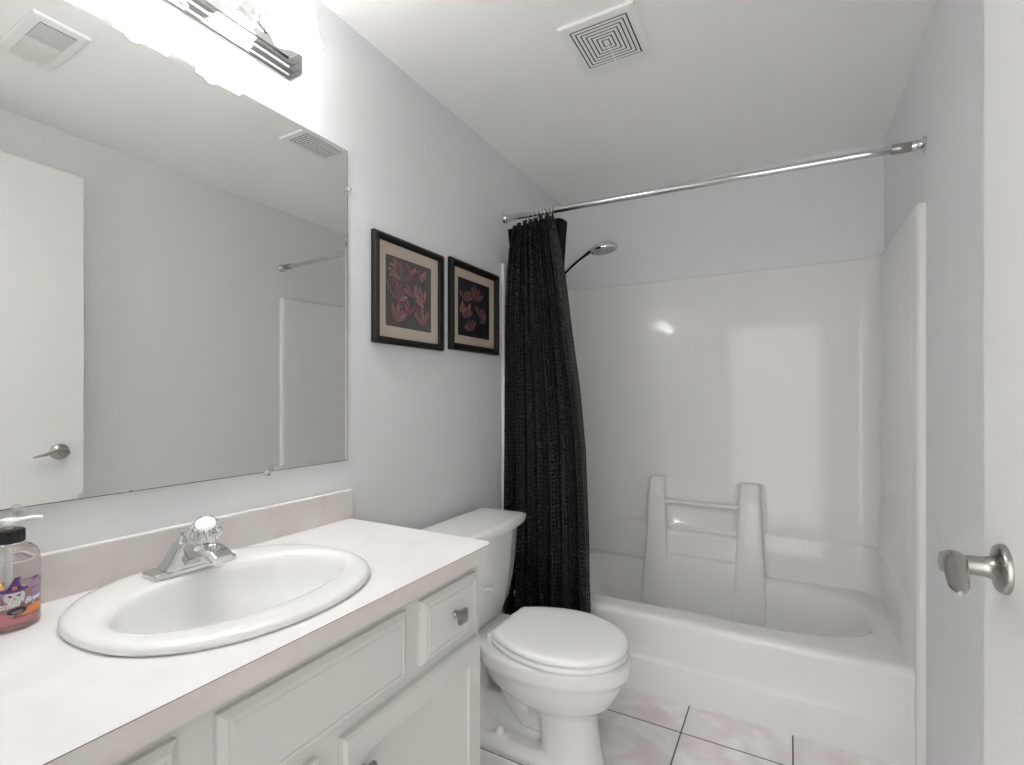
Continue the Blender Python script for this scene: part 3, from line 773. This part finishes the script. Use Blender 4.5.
def make_liner():
    nu, nv = 80, 60
    v, f = [], []
    zt, zb = 1.972, 0.335
    for i in range(nv + 1):
        t = i / nv
        for j in range(nu + 1):
            u = j / nu
            z = zt + (zb - zt) * t
            l = 0.027; r = 0.303
            x = l + (r - l) * u
            if t > 0.02: x = l + (r - 0.012 * min(1, t * 9) - l) * u
            y = 2.004 + 0.066 * max(min(1, u / 0.16) ** 0.7, min(1, t * 6)) - 0.015 * u + 0.005 * math.cos(2 * PI * 4 * u + 2 * t)
            sag = -0.026 * (abs(2 * u - 1) ** 5) * (1 - t)
            v.append((x, y, z + sag + 0.004 * (1 - t) * u))
    for i in range(nv):
        for j in range(nu):
            a = i * (nu + 1) + j; f.append((a, a + 1, a + nu + 2, a + nu + 1))
    mb = MB(); mb.add(v, f); o = mb.build('shower_liner', M['liner'], None, smooth=180, fix=False)
    s = o.modifiers.new('thick', 'SOLIDIFY'); s.thickness = 0.0012
    tag(o, 'plain dark liner hanging behind the black waffle curtain inside the tub', 'shower liner')
make_liner()

ORD = ['leftmost', 'second from the left', 'third from the left', 'fourth from the left', 'fifth from the left', 'third from the right', 'second from the right', 'rightmost']
def ring_label(i, n):
    return 'small chrome curtain ring on the rod above the black curtain, ' + ORD[i]
proto = None
RX = [0.125, 0.140, 0.163, 0.178, 0.200, 0.216, 0.237, 0.258]
for i, x in enumerate(RX):
    p = rod_at(x)
    if proto is None:
        mb = MB().torus((0, 0, -0.0075), (1, 0.15, 0), 0.0225, 0.0018, 32, 8)
        proto = mb.build('curtain_ring', M['chrome'], None, smooth=180); o = proto
    else:
        o = proto.copy(); COL.objects.link(o)
    o.location = (p.x, p.y, p.z); o.rotation_euler = (0, 0, random.uniform(-.25, .25))
    tag(o, ring_label(i, len(RX)), 'curtain ring', 'chrome curtain rings on the shower rod')

# ------------------------------------------------------------------ hand shower
def make_shower():
    y = 2.36
    root = empty('hand_shower', (0.002, y, 1.83))
    tag(root, 'chrome hand shower on its wall arm, sticking out beside the black curtain', 'shower')
    z0 = -1.83
    a = MB(); a.lathe([(0.028, 0), (0.027, 0.004), (0.012, 0.010)], 28, Matrix.Translation((0, 0, 0.0)) @ Matrix.Rotation(PI / 2, 4, 'Y'))
    a.tube([(0, 0, 0), (0.05, 0, 0), (0.09, 0, -0.012), (0.125, 0, -0.03), (0.15, 0, -0.04)], 0.0095, 16)
    a.build('shower_arm', M['chrome'], root, smooth=60)
    h = MB().tube([(0.135, 0, -0.055), (0.155, 0, -0.040), (0.185, 0, -0.018)], [0.013, 0.0185, 0.0165], 20)
    h.build('holder', M['chrome'], root, smooth=60)
    b = MB().tube([(0.140, 0, -0.052), (0.20, 0, -0.004), (0.25, 0, 0.030), (0.285, 0, 0.052), (0.315, 0, 0.066)], [0.0155, 0.0170, 0.0180, 0.0190, (0.028, 0.0165)], 20)
    b.build('handle', M['chrome'], root, smooth=60)
    ax = Matrix.Translation((0.370, 0, 0.070)) @ Matrix.Rotation(math.radians(-7), 4, 'Y')
    d = MB().lathe([(0.004, 0.030), (0.022, 0.028), (0.040, 0.021), (0.053, 0.010), (0.0600, -0.003), (0.0600, -0.012), (0.0565, -0.0155), (0.050, -0.0165)], 48, ax @ Matrix.Diagonal((1.15, 0.95, 1, 1)))
    hd = d.build('spray_head', M['chrome'], root, smooth=50)
    fc = MB().lathe([(0.0495, -0.0160), (0.0495, -0.0178), (0.046, -0.0185), (0.003, -0.0185)], 36, ax @ Matrix.Diagonal((1.15, 0.95, 1, 1)))
    for r, n in ((0.012, 6), (0.024, 12), (0.036, 18)):
        for k in range(n):
            fc.lathe([(0.0022, -0.0183), (0.0018, -0.0205)], 8, ax @ Matrix.Translation((1.15 * r * math.cos(2 * PI * k / n), .95 * r * math.sin(2 * PI * k / n), 0)))
    fc.build('spray_face', M['nickel'], hd, smooth=50)
    kb = MB().lathe([(0.006, -0.0), (0.006, 0.008), (0.004, 0.010)], 16, Matrix.Translation((0.318, -0.014, 0.048)) @ Matrix.Rotation(PI / 2, 4, 'X')).build('mode_button', M['blackcap'], hd, smooth=50)
    hs = MB().tube([(0.138, 0, -0.056), (0.118, 0.0, -0.10), (0.10, 0.004, -0.22), (0.07, 0.01, -0.5), (0.06, 0.016, -0.8), (0.075, 0.016, -0.93), (0.052, 0.016, -1.0)], 0.007, 14)
    hs.build('hose', M['nickel'], root, smooth=60)
make_shower()

# ------------------------------------------------------------------ toilet
TY = 1.509
def egg(x0, x1, hw, z, k=56, back=0.42, nf=2.05, nb=2.6):
    """egg outline: round front at x1, blunter back at x0; returns ring"""
    xc = x0 + (x1 - x0) * back; out = []
    for j in range(k):
        a = 2 * PI * j / k; c, s = math.cos(a), math.sin(a)
        n = nf if c > 0 else nb
        L_ = (x1 - xc) if c > 0 else (xc - x0)
        out.append((xc + L_ * math.copysign(abs(c) ** (2 / n), c), hw * math.copysign(abs(s) ** (2 / n), s), z))
    return out
def make_toilet():
    root = empty('toilet', (0, TY, 0))
    tag(root, 'white two-piece toilet with closed lid between the vanity and the tub', 'toilet')
    # bowl, pedestal, foot, trapway: fused into one body
    b = MB()
    b.loft([egg(0.24, 0.736, 0.178, 0.355), egg(0.24, 0.741, 0.181, 0.346), egg(0.24, 0.742, 0.182, 0.310), egg(0.25, 0.728, 0.172, 0.294), egg(0.28, 0.708, 0.160, 0.25),
            egg(0.33, 0.685, 0.132, 0.21), egg(0.38, 0.652, 0.108, 0.185), egg(0.43, 0.638, 0.092, 0.168), egg(0.45, 0.632, 0.085, 0.14), egg(0.455, 0.645, 0.090, 0.05), egg(0.45, 0.657, 0.098, 0.0)][::-1])
    # tank deck
    q = lambda hw, x0, x1, z: [(x, y, z) for x, y in rrect(x0, -hw, x1, hw, 0.03, 5)]
    b.loft([q(0.10, 0.06, 0.40, 0.285), q(0.125, 0.05, 0.40, 0.31), q(0.130, 0.05, 0.40, 0.345), q(0.126, 0.053, 0.39, 0.351)])
    # foot running to the back
    b.loft([q(0.105, 0.12, 0.60, 0.0), q(0.105, 0.12, 0.60, 0.030), q(0.092, 0.13, 0.59, 0.045)])
    b.loft([q(0.030, 0.13, 0.50, 0.03), q(0.024, 0.14, 0.50, 0.10), q(0.020, 0.17, 0.50, 0.14)])
    # trapway
    b.tube([(0.56, 0, 0.20), (0.46, 0, 0.105), (0.40, 0, 0.10), (0.345, 0, 0.15), (0.30, 0, 0.235), (0.25, 0, 0.285), (0.19, 0, 0.26), (0.17, 0, 0.18), (0.19, 0, 0.06), (0.2, 0, 0.02)],
           [0.065, 0.055, 0.048, 0.046, 0.047, 0.048, 0.048, 0.048, 0.052, 0.058], 20)
    # raised pads for the floor bolts
    for s in (-1, 1): b.loft([sup(0.325, s * 0.075, 0.03, 0.022, 0.03, 2, 20), sup(0.325, s * 0.075, 0.026, 0.018, 0.055, 2, 20)])
    o = b.build('bowl', M['porc'], root, smooth=180)
    rm = o.modifiers.new('fuse', 'REMESH'); rm.mode = 'VOXEL'; rm.voxel_size = 0.006; rm.use_smooth_shade = True
    sm = o.modifiers.new('soft', 'SMOOTH'); sm.factor = 0.5; sm.iterations = 7
    for s in (-1, 1):
        MB().lathe([(0.0155, 0), (0.0155, 0.008), (0.0135, 0.018), (0.008, 0.0245), (0.002, 0.026)], 24, Matrix.Translation((0.325, s * 0.078, 0.046))).build('bolt_cap', M['seat'], root, smooth=60)
    # tank
    def tk(z, hw, xf, ff, ch, xb=0.045): # ff half width of the flat front, ch depth of the chamfer
        return [(xb, -hw + 0.02, z), (xb, hw - 0.02, z), (xb + 0.02, hw, z), (xf - ch - 0.015, hw, z), (xf - ch, hw - 0.006, z), (xf - 0.006, ff + 0.008, z), (xf, ff - 0.01, z),
                (xf, -ff + 0.01, z), (xf - 0.006, -ff - 0.008, z), (xf - ch, -hw + 0.006, z), (xf - ch - 0.015, -hw, z), (xb + 0.02, -hw, z)]
    t = MB().loft([tk(0.354, 0.150, 0.218, 0.085, 0.022), tk(0.366, 0.186, 0.228, 0.100, 0.030), tk(0.40, 0.218, 0.234, 0.115, 0.036), tk(0.46, 0.243, 0.240, 0.128, 0.040), tk(0.55, 0.260, 0.246, 0.138, 0.042), tk(0.668, 0.267, 0.252, 0.148, 0.044)])
    t.build('tank', M['porc'], root, bevel=0.006, smooth=30)
    def ld(z, g):
        xb, xf, hw = 0.040 - g * .3, 0.260 + g, 0.270 + g
        pts = [(xb, -hw + 0.01), (xb, hw - 0.01), (xb + 0.015, hw)]
        for i in range(13):
            a = i / 12; y = hw - 2 * hw * a
            pts.append((xf - 0.030 * abs(2 * a - 1) ** 2.2, y))
        pts.append((xb + 0.015, -hw))
        return [(x, y, z) for x, y in pts]
    l = MB().loft([ld(0.668, -0.004), ld(0.669, 0.004), ld(0.676, 0.006), ld(0.692, 0.009), ld(0.701, 0.006), ld(0.7045, -0.002), ld(0.7050, -0.02)])
    l.build('tank_lid', M['porc'], root, smooth=40)
    # flush lever on the front left of the tank
    fl = MB().lathe([(0.013, 0), (0.013, 0.004), (0.008, 0.008), (0.006, 0.016)], 20, Matrix.Translation((0.2385, -0.070, 0.515)) @ Matrix.Rotation(PI / 2, 4, 'Y'))
    fl.tube([(0.254, -0.075, 0.514), (0.257, -0.050, 0.508), (0.258, -0.020, 0.497), (0.257, -0.002, 0.490)], [(0.004, 0.008), (0.004, 0.0075), (0.004, 0.0085), (0.003, 0.006)], 12)
    f = fl.build('flush_lever', M['seat'], root, smooth=50)
    # seat ring and lid
    def eg2(g, z, x0=0.312): return egg(x0 - g * 0.2, 0.768 + g, 0.186 + g, z, 64, 0.40, 2.05, 3.2)
    def lidr(g, z):
        # lid outline: straight back edge, widest in the middle, round front
        r = []
        x0, x1, hw = 0.310, 0.730 + g, 0.180 + g; xc = 0.515
        k = 64
        for j in range(k):
            a = 2 * PI * j / k; c, s = math.cos(a), math.sin(a)
            if c >= 0: x = xc + (x1 - xc) * abs(c) ** (2 / 2.05); y = hw * math.copysign(abs(s) ** (2 / 2.05), s)
            else:
                u = abs(c); x = xc - (xc - x0 + g * .5) * min(1, u * 1.12); wb = hw * (1 - 0.40 * min(1, u * 1.12) ** 2.0)
                y = math.copysign(min(1, abs(s) / math.sqrt(1 - min(u, 0.893) ** 2) ) * wb, s) if u > 0.893 else math.copysign(wb, s)
            r.append((x, y, z))
        return r
    se = MB().loft([lidr(-0.008, 0.3550), lidr(-0.002, 0.3590), lidr(0.002, 0.3660), lidr(0.001, 0.3730), lidr(-0.003, 0.3765), lidr(-0.03, 0.3768)])
    se.build('seat', M['seat'], root, smooth=60)
    li = MB().loft([lidr(-0.03, 0.3802), lidr(-0.001, 0.3805), lidr(0.0015, 0.3820), lidr(0.0015, 0.3885), lidr(-0.001, 0.3950), lidr(-0.007, 0.4005), lidr(-0.022, 0.4030), lidr(-0.06, 0.4042), lidr(-0.11, 0.4046)])
    li.build('lid', M['seat'], root, smooth=60)
    for s in (-1, 1):
        MB().box((0.285, s * 0.075 - 0.022, 0.350), (0.316, s * 0.075 + 0.022, 0.380)).build('hinge', M['seat'], root, bevel=0.005)
make_toilet()

# ------------------------------------------------------------------ ceiling vents
def make_register():
    x0, x1, y0, y1 = 0.5465, 0.7800, 1.400, 1.642
    cx, cy = (x0 + x1) / 2, (y0 + y1) / 2; hx, hy = (x1 - x0) / 2, (y1 - y0) / 2
    root = empty('ceiling_vent', (cx, cy, H))
    tag(root, 'square white ceiling vent with concentric square slots, nearest the tub', 'vent')
    def ring(kx, z): return [(-hx + kx, -hy + kx, z), (hx - kx, -hy + kx, z), (hx - kx, hy - kx, z), (-hx + kx, hy - kx, z)]
    MB().loft([ring(0, -0.0005), ring(0, -0.0055), ring(0.003, -0.0085), ring(0.027, -0.0095), ring(0.0275, -0.0085)], (False, False)).build('frame', M['grille'], root, smooth=0)
    MB().box((-hx + 0.02, -hy + 0.02, -0.0030), (hx - 0.02, hy - 0.02, -0.0005)).build('backing', M['dark'], root, smooth=0)  # dark sheet paints the shade seen through the slots
    g = 0.0315
    for k in range(6):
        a = g + k * 0.0128; b_ = a + 0.0090
        sl = MB().loft([ring(a, -0.0092), ring(b_, -0.0092), ring(b_ - 0.0006, -0.0084), ring(a + 0.0006, -0.0084), ring(a, -0.0092)], (False, False)) 
        sl.build('slat', M['grille'], root, smooth=0)
    a = g + 6 * 0.0128
    MB().loft([ring(a, -0.0084), ring(a, -0.0092)], (False, True)).build('centre_plate', M['grille'], root, smooth=0)
    MB().box((-0.0022, 0.0, -0.0090), (0.0022, hy - 0.026, -0.0083)).build('cross_bar', M['grille'], root, smooth=0)
make_register()

def make_fan():
    x0, x1, y0, y1 = 0.762, 1.067, 0.588, 0.728
    cx, cy = (x0 + x1) / 2, (y0 + y1) / 2; hx, hy = (x1 - x0) / 2, (y1 - y0) / 2
    root = empty('exhaust_fan', (cx, cy, H))
    tag(root, 'white ceiling fan cover with fine louvres and a plain lens, seen in the mirror', 'exhaust fan')
    def ring(kx, z): return [(-hx + kx, -hy + kx, z), (hx - kx, -hy + kx, z), (hx - kx, hy - kx, z), (-hx + kx, hy - kx, z)]
    MB().loft([ring(0, -0.0005), ring(0, -0.006), ring(0.003, -0.009), ring(0.024, -0.011)], (False, True)).build('cover', M['grille'], root, smooth=0)
    a = (-hx + 0.030, -0.012)
    MB().box((a[0], -hy + 0.026, -0.0115), (a[1], hy - 0.026, -0.0108)).build('louvre_shade', M['dark'], root, smooth=0)  # flat dark sheet on the cover, painting the shade between louvres
    n = 14
    for k in range(n):
        x = a[0] + (a[1] - a[0]) * (k + 0.5) / n
        MB().box((x - 0.0023, -hy + 0.026, -0.0135), (x + 0.0023, hy - 0.026, -0.0128)).build('louvre', M['grille'], root, smooth=0)
    MB().box((-0.006, -hy + 0.026, -0.0145), (hx - 0.028, hy - 0.026, -0.0108)).build('lens', M['lens'], root, bevel=0.001)
    MB().lathe([(0.0055, -0.0100), (0.005, -0.0135), (0.002, -0.0145)], 14, Matrix.Translation((hx - 0.014, 0, 0))).build('screw', M['plastic'], root, smooth=50)
make_fan()

# ------------------------------------------------------------------ soap bottle
def make_soap():
    bx, by = 0.084, 0.303
    root = empty('soap_bottle', (bx, by, CT1 + 0.0005))
    tag(root, 'clear pump bottle of pink hand soap with witch hat label beside the sink', 'soap bottle')
    R0 = 0.0375
    prof = [(0.030, 0.0), (0.035, 0.001), (R0, 0.005), (R0, 0.099), (0.0368, 0.109), (0.033, 0.119), (0.026, 0.126), (0.0175, 0.1295), (0.0155, 0.1315), (0.0155, 0.1375)]
    MB().lathe(prof, 56, Matrix(), (True, False)).build('bottle', M['glass'], root, smooth=50)
    li = [(0.028, 0.003), (0.034, 0.004), (0.0359, 0.008), (0.0359, 0.066), (0.034, 0.0665)]
    o = MB().lathe(li, 48).build('liquid_soap', M['soap'], root, smooth=50); o['label'] = 'pink translucent liquid soap'
    c = MB().lathe([(0.0185, 0.1145), (0.0190, 0.116), (0.0190, 0.133), (0.0175, 0.135), (0.008, 0.1355)], 60, Matrix.Translation((0, 0, 0.0175)), wob=lambda a, r, z: 0.0005 * math.cos(30 * a) if r > 0.018 else 0)
    o = c.build('collar', M['blackcap'], root, smooth=30); o['label'] = 'black ribbed collar'
    ang = math.radians(62)
    ca, sa = math.cos(ang), math.sin(ang)
    p = MB().lathe([(0.006, 0.1515), (0.006, 0.1575), (0.0105, 0.159), (0.011, 0.167), (0.009, 0.169)], 28)
    p.tube([(0.0, 0.0, 0.1650), (0.016 * ca, 0.016 * sa, 0.1660), (0.030 * ca, 0.030 * sa, 0.1675), (0.040 * ca, 0.040 * sa, 0.1660)], [(0.0095, 0.0042), (0.0075, 0.0040), (0.0055, 0.0035), (0.0045, 0.003)], 14)
    o = p.build('pump', M['plastic'], root, smooth=50); o['label'] = 'white pump spout'
    MB().tube([(0, 0, 0.150), (0, 0, 0.10), (0.002, 0, 0.01)], 0.0035, 12).build('dip_tube', M['plastic'], root, smooth=60)
    # ---- printed label wrapped on the front (towards the camera): flat art bent on the cylinder
    a0 = math.atan2(CY - by, CX - bx) + math.radians(10)
    RL = R0 + 0.00025
    def wrap(u, z, r): a = a0 + u / RL; return (r * math.cos(a), r * math.sin(a), z * 1.12)
    cols = [flat('label_purple', (0.115, 0.045, 0.20)), flat('label_lavender', (0.33, 0.25, 0.42)), flat('label_white', (0.85, 0.85, 0.85)), flat('label_orange', (0.75, 0.28, 0.10)),
            flat('label_yellow', (0.80, 0.50, 0.10)), flat('label_black', (0.03, 0.025, 0.04)), flat('label_rose', (0.50, 0.20, 0.24)), flat('label_bone', (0.62, 0.60, 0.62))]
    art = MB(); lay = [0]
    def poly(pts, col, sub=0):
        art.slot = col; lay[0] += 1; r = RL + lay[0] * 0.000015
        # fan into strips fine enough to follow the cylinder
        bm = bmesh.new(); vs = [bm.verts.new((u, z, 0)) for u, z in pts]; bm.faces.new(vs)
        bmesh.ops.triangulate(bm, faces=bm.faces)
        for _ in range(3):
            es = [e for e in bm.edges if e.calc_length() > 0.004]
            if not es: break
            bmesh.ops.subdivide_edges(bm, edges=es, cuts=1); bmesh.ops.triangulate(bm, faces=bm.faces)
        bm.verts.index_update()
        art.add([wrap(v.co.x, v.co.y, r) for v in bm.verts], [tuple(v.index for v in f.verts) for f in bm.faces]); bm.free()
    def ell(cu, cz, ru, rz, n=22): return [(cu + ru * math.cos(2 * PI * i / n), cz + rz * math.sin(2 * PI * i / n)) for i in range(n)]
    rnd = random.Random(5)
    # drifting lavender and orange clouds
    for (u, z, ru, rz, c) in ((0.026, 0.060, 0.012, 0.004, 1), (0.030, 0.050, 0.010, 0.0035, 1), (-0.022, 0.052, 0.014, 0.005, 1), (0.022, 0.041, 0.016, 0.005, 1), (-0.030, 0.040, 0.014, 0.006, 1),
                              (0.020, 0.024, 0.018, 0.0045, 3), (0.028, 0.028, 0.010, 0.0035, 3), (-0.02, 0.022, 0.02, 0.005, 6), (0.004, 0.014, 0.034, 0.004, 6), (0.028, 0.068, 0.008, 0.0015, 0)):
        poly(ell(u, z, ru, rz), c)
    poly(ell(-0.022, 0.066, 0.0085, 0.0085), 4)                         # moon
    for s in (-1, 1): poly(ell(-0.022 + s * 0.003, 0.068, 0.0009, 0.0014, 10), 5)
    poly([(-0.026, 0.0635), (-0.018, 0.0635), (-0.0195, 0.0605), (-0.022, 0.0595), (-0.0245, 0.0605)], 5)
    # round pale face under the hat
    poly(ell(0.0, 0.048, 0.0125, 0.0095), 7)
    for s in (-1, 1): poly([(s * 0.002, 0.0490), (s * 0.0075, 0.0515), (s * 0.0065, 0.0482), (s * 0.004, 0.0474)], 5)
    poly([(-0.002, 0.0462), (0.002, 0.0462), (0.0, 0.0430)], 6)
    # hat
    poly(ell(0.0, 0.0570, 0.0165, 0.0036), 0)
    poly([(-0.0092, 0.0575), (0.0092, 0.0575), (0.0062, 0.0655), (0.0052, 0.0705), (0.0085, 0.0735), (0.0040, 0.0745), (0.0, 0.0735), (-0.0045, 0.0665)], 0)
    poly([(-0.0088, 0.0582), (0.0088, 0.0582), (0.0080, 0.0610), (-0.0078, 0.0610)], 5)
    poly([(-0.0026, 0.0576), (0.0026, 0.0576), (0.0026, 0.0618), (-0.0026, 0.0618)], 3); poly([(-0.0012, 0.0588), (0.0012, 0.0588), (0.0012, 0.0606), (-0.0012, 0.0606)], 0)
    # dark oval badge and rows of fine print (illegible in the photo)
    poly(ell(0.003, 0.0275, 0.0115, 0.0048), 5)
    for k in range(3): poly([(-0.0045 + .001 * k, 0.0290 - k * 0.0017), (0.0105 - .001 * k, 0.0290 - k * 0.0017), (0.0105 - .001 * k, 0.0284 - k * 0.0017), (-0.0045 + .001 * k, 0.0284 - k * 0.0017)], 7)
    poly(ell(0.0235, 0.0335, 0.0012, 0.0012, 8), 2)
    art.build('label', cols, root, smooth=0, fix=False)
    # lettering: script-like slanted words
    def words(txt, size, u0, z0, col, slant, rise, name, fat=0.0):
        cu = bpy.data.curves.new(name, 'FONT'); cu.body = txt; cu.size = size; cu.shear = slant; cu.offset = fat; cu.align_x = 'CENTER'; cu.resolution_u = 3
        tmp = bpy.data.objects.new(name, cu); COL.objects.link(tmp)
        dg = bpy.context.evaluated_depsgraph_get(); dg.update()
        me = bpy.data.meshes.new_from_object(tmp.evaluated_get(dg)); bpy.data.objects.remove(tmp)
        bm = bmesh.new(); bm.from_mesh(me)
        for v in bm.verts:
            u, z = v.co.x + u0, v.co.y + z0 + rise * v.co.x
            v.co = wrap(u, z, RL + 0.0011)
        for m_ in list(me.materials): pass
        bm.to_mesh(me); bm.free(); me.materials.clear(); me.materials.append(col)
        o = bpy.data.objects.new(name, me); COL.objects.link(o); o.parent = root
        return o
    o = words("Witches' Brew", 0.0112, 0.0015, 0.0345, cols[2], 0.35, 0.08, 'lettering', 0.0003)
    o['label'] = 'white script lettering on the bottle'
make_soap()
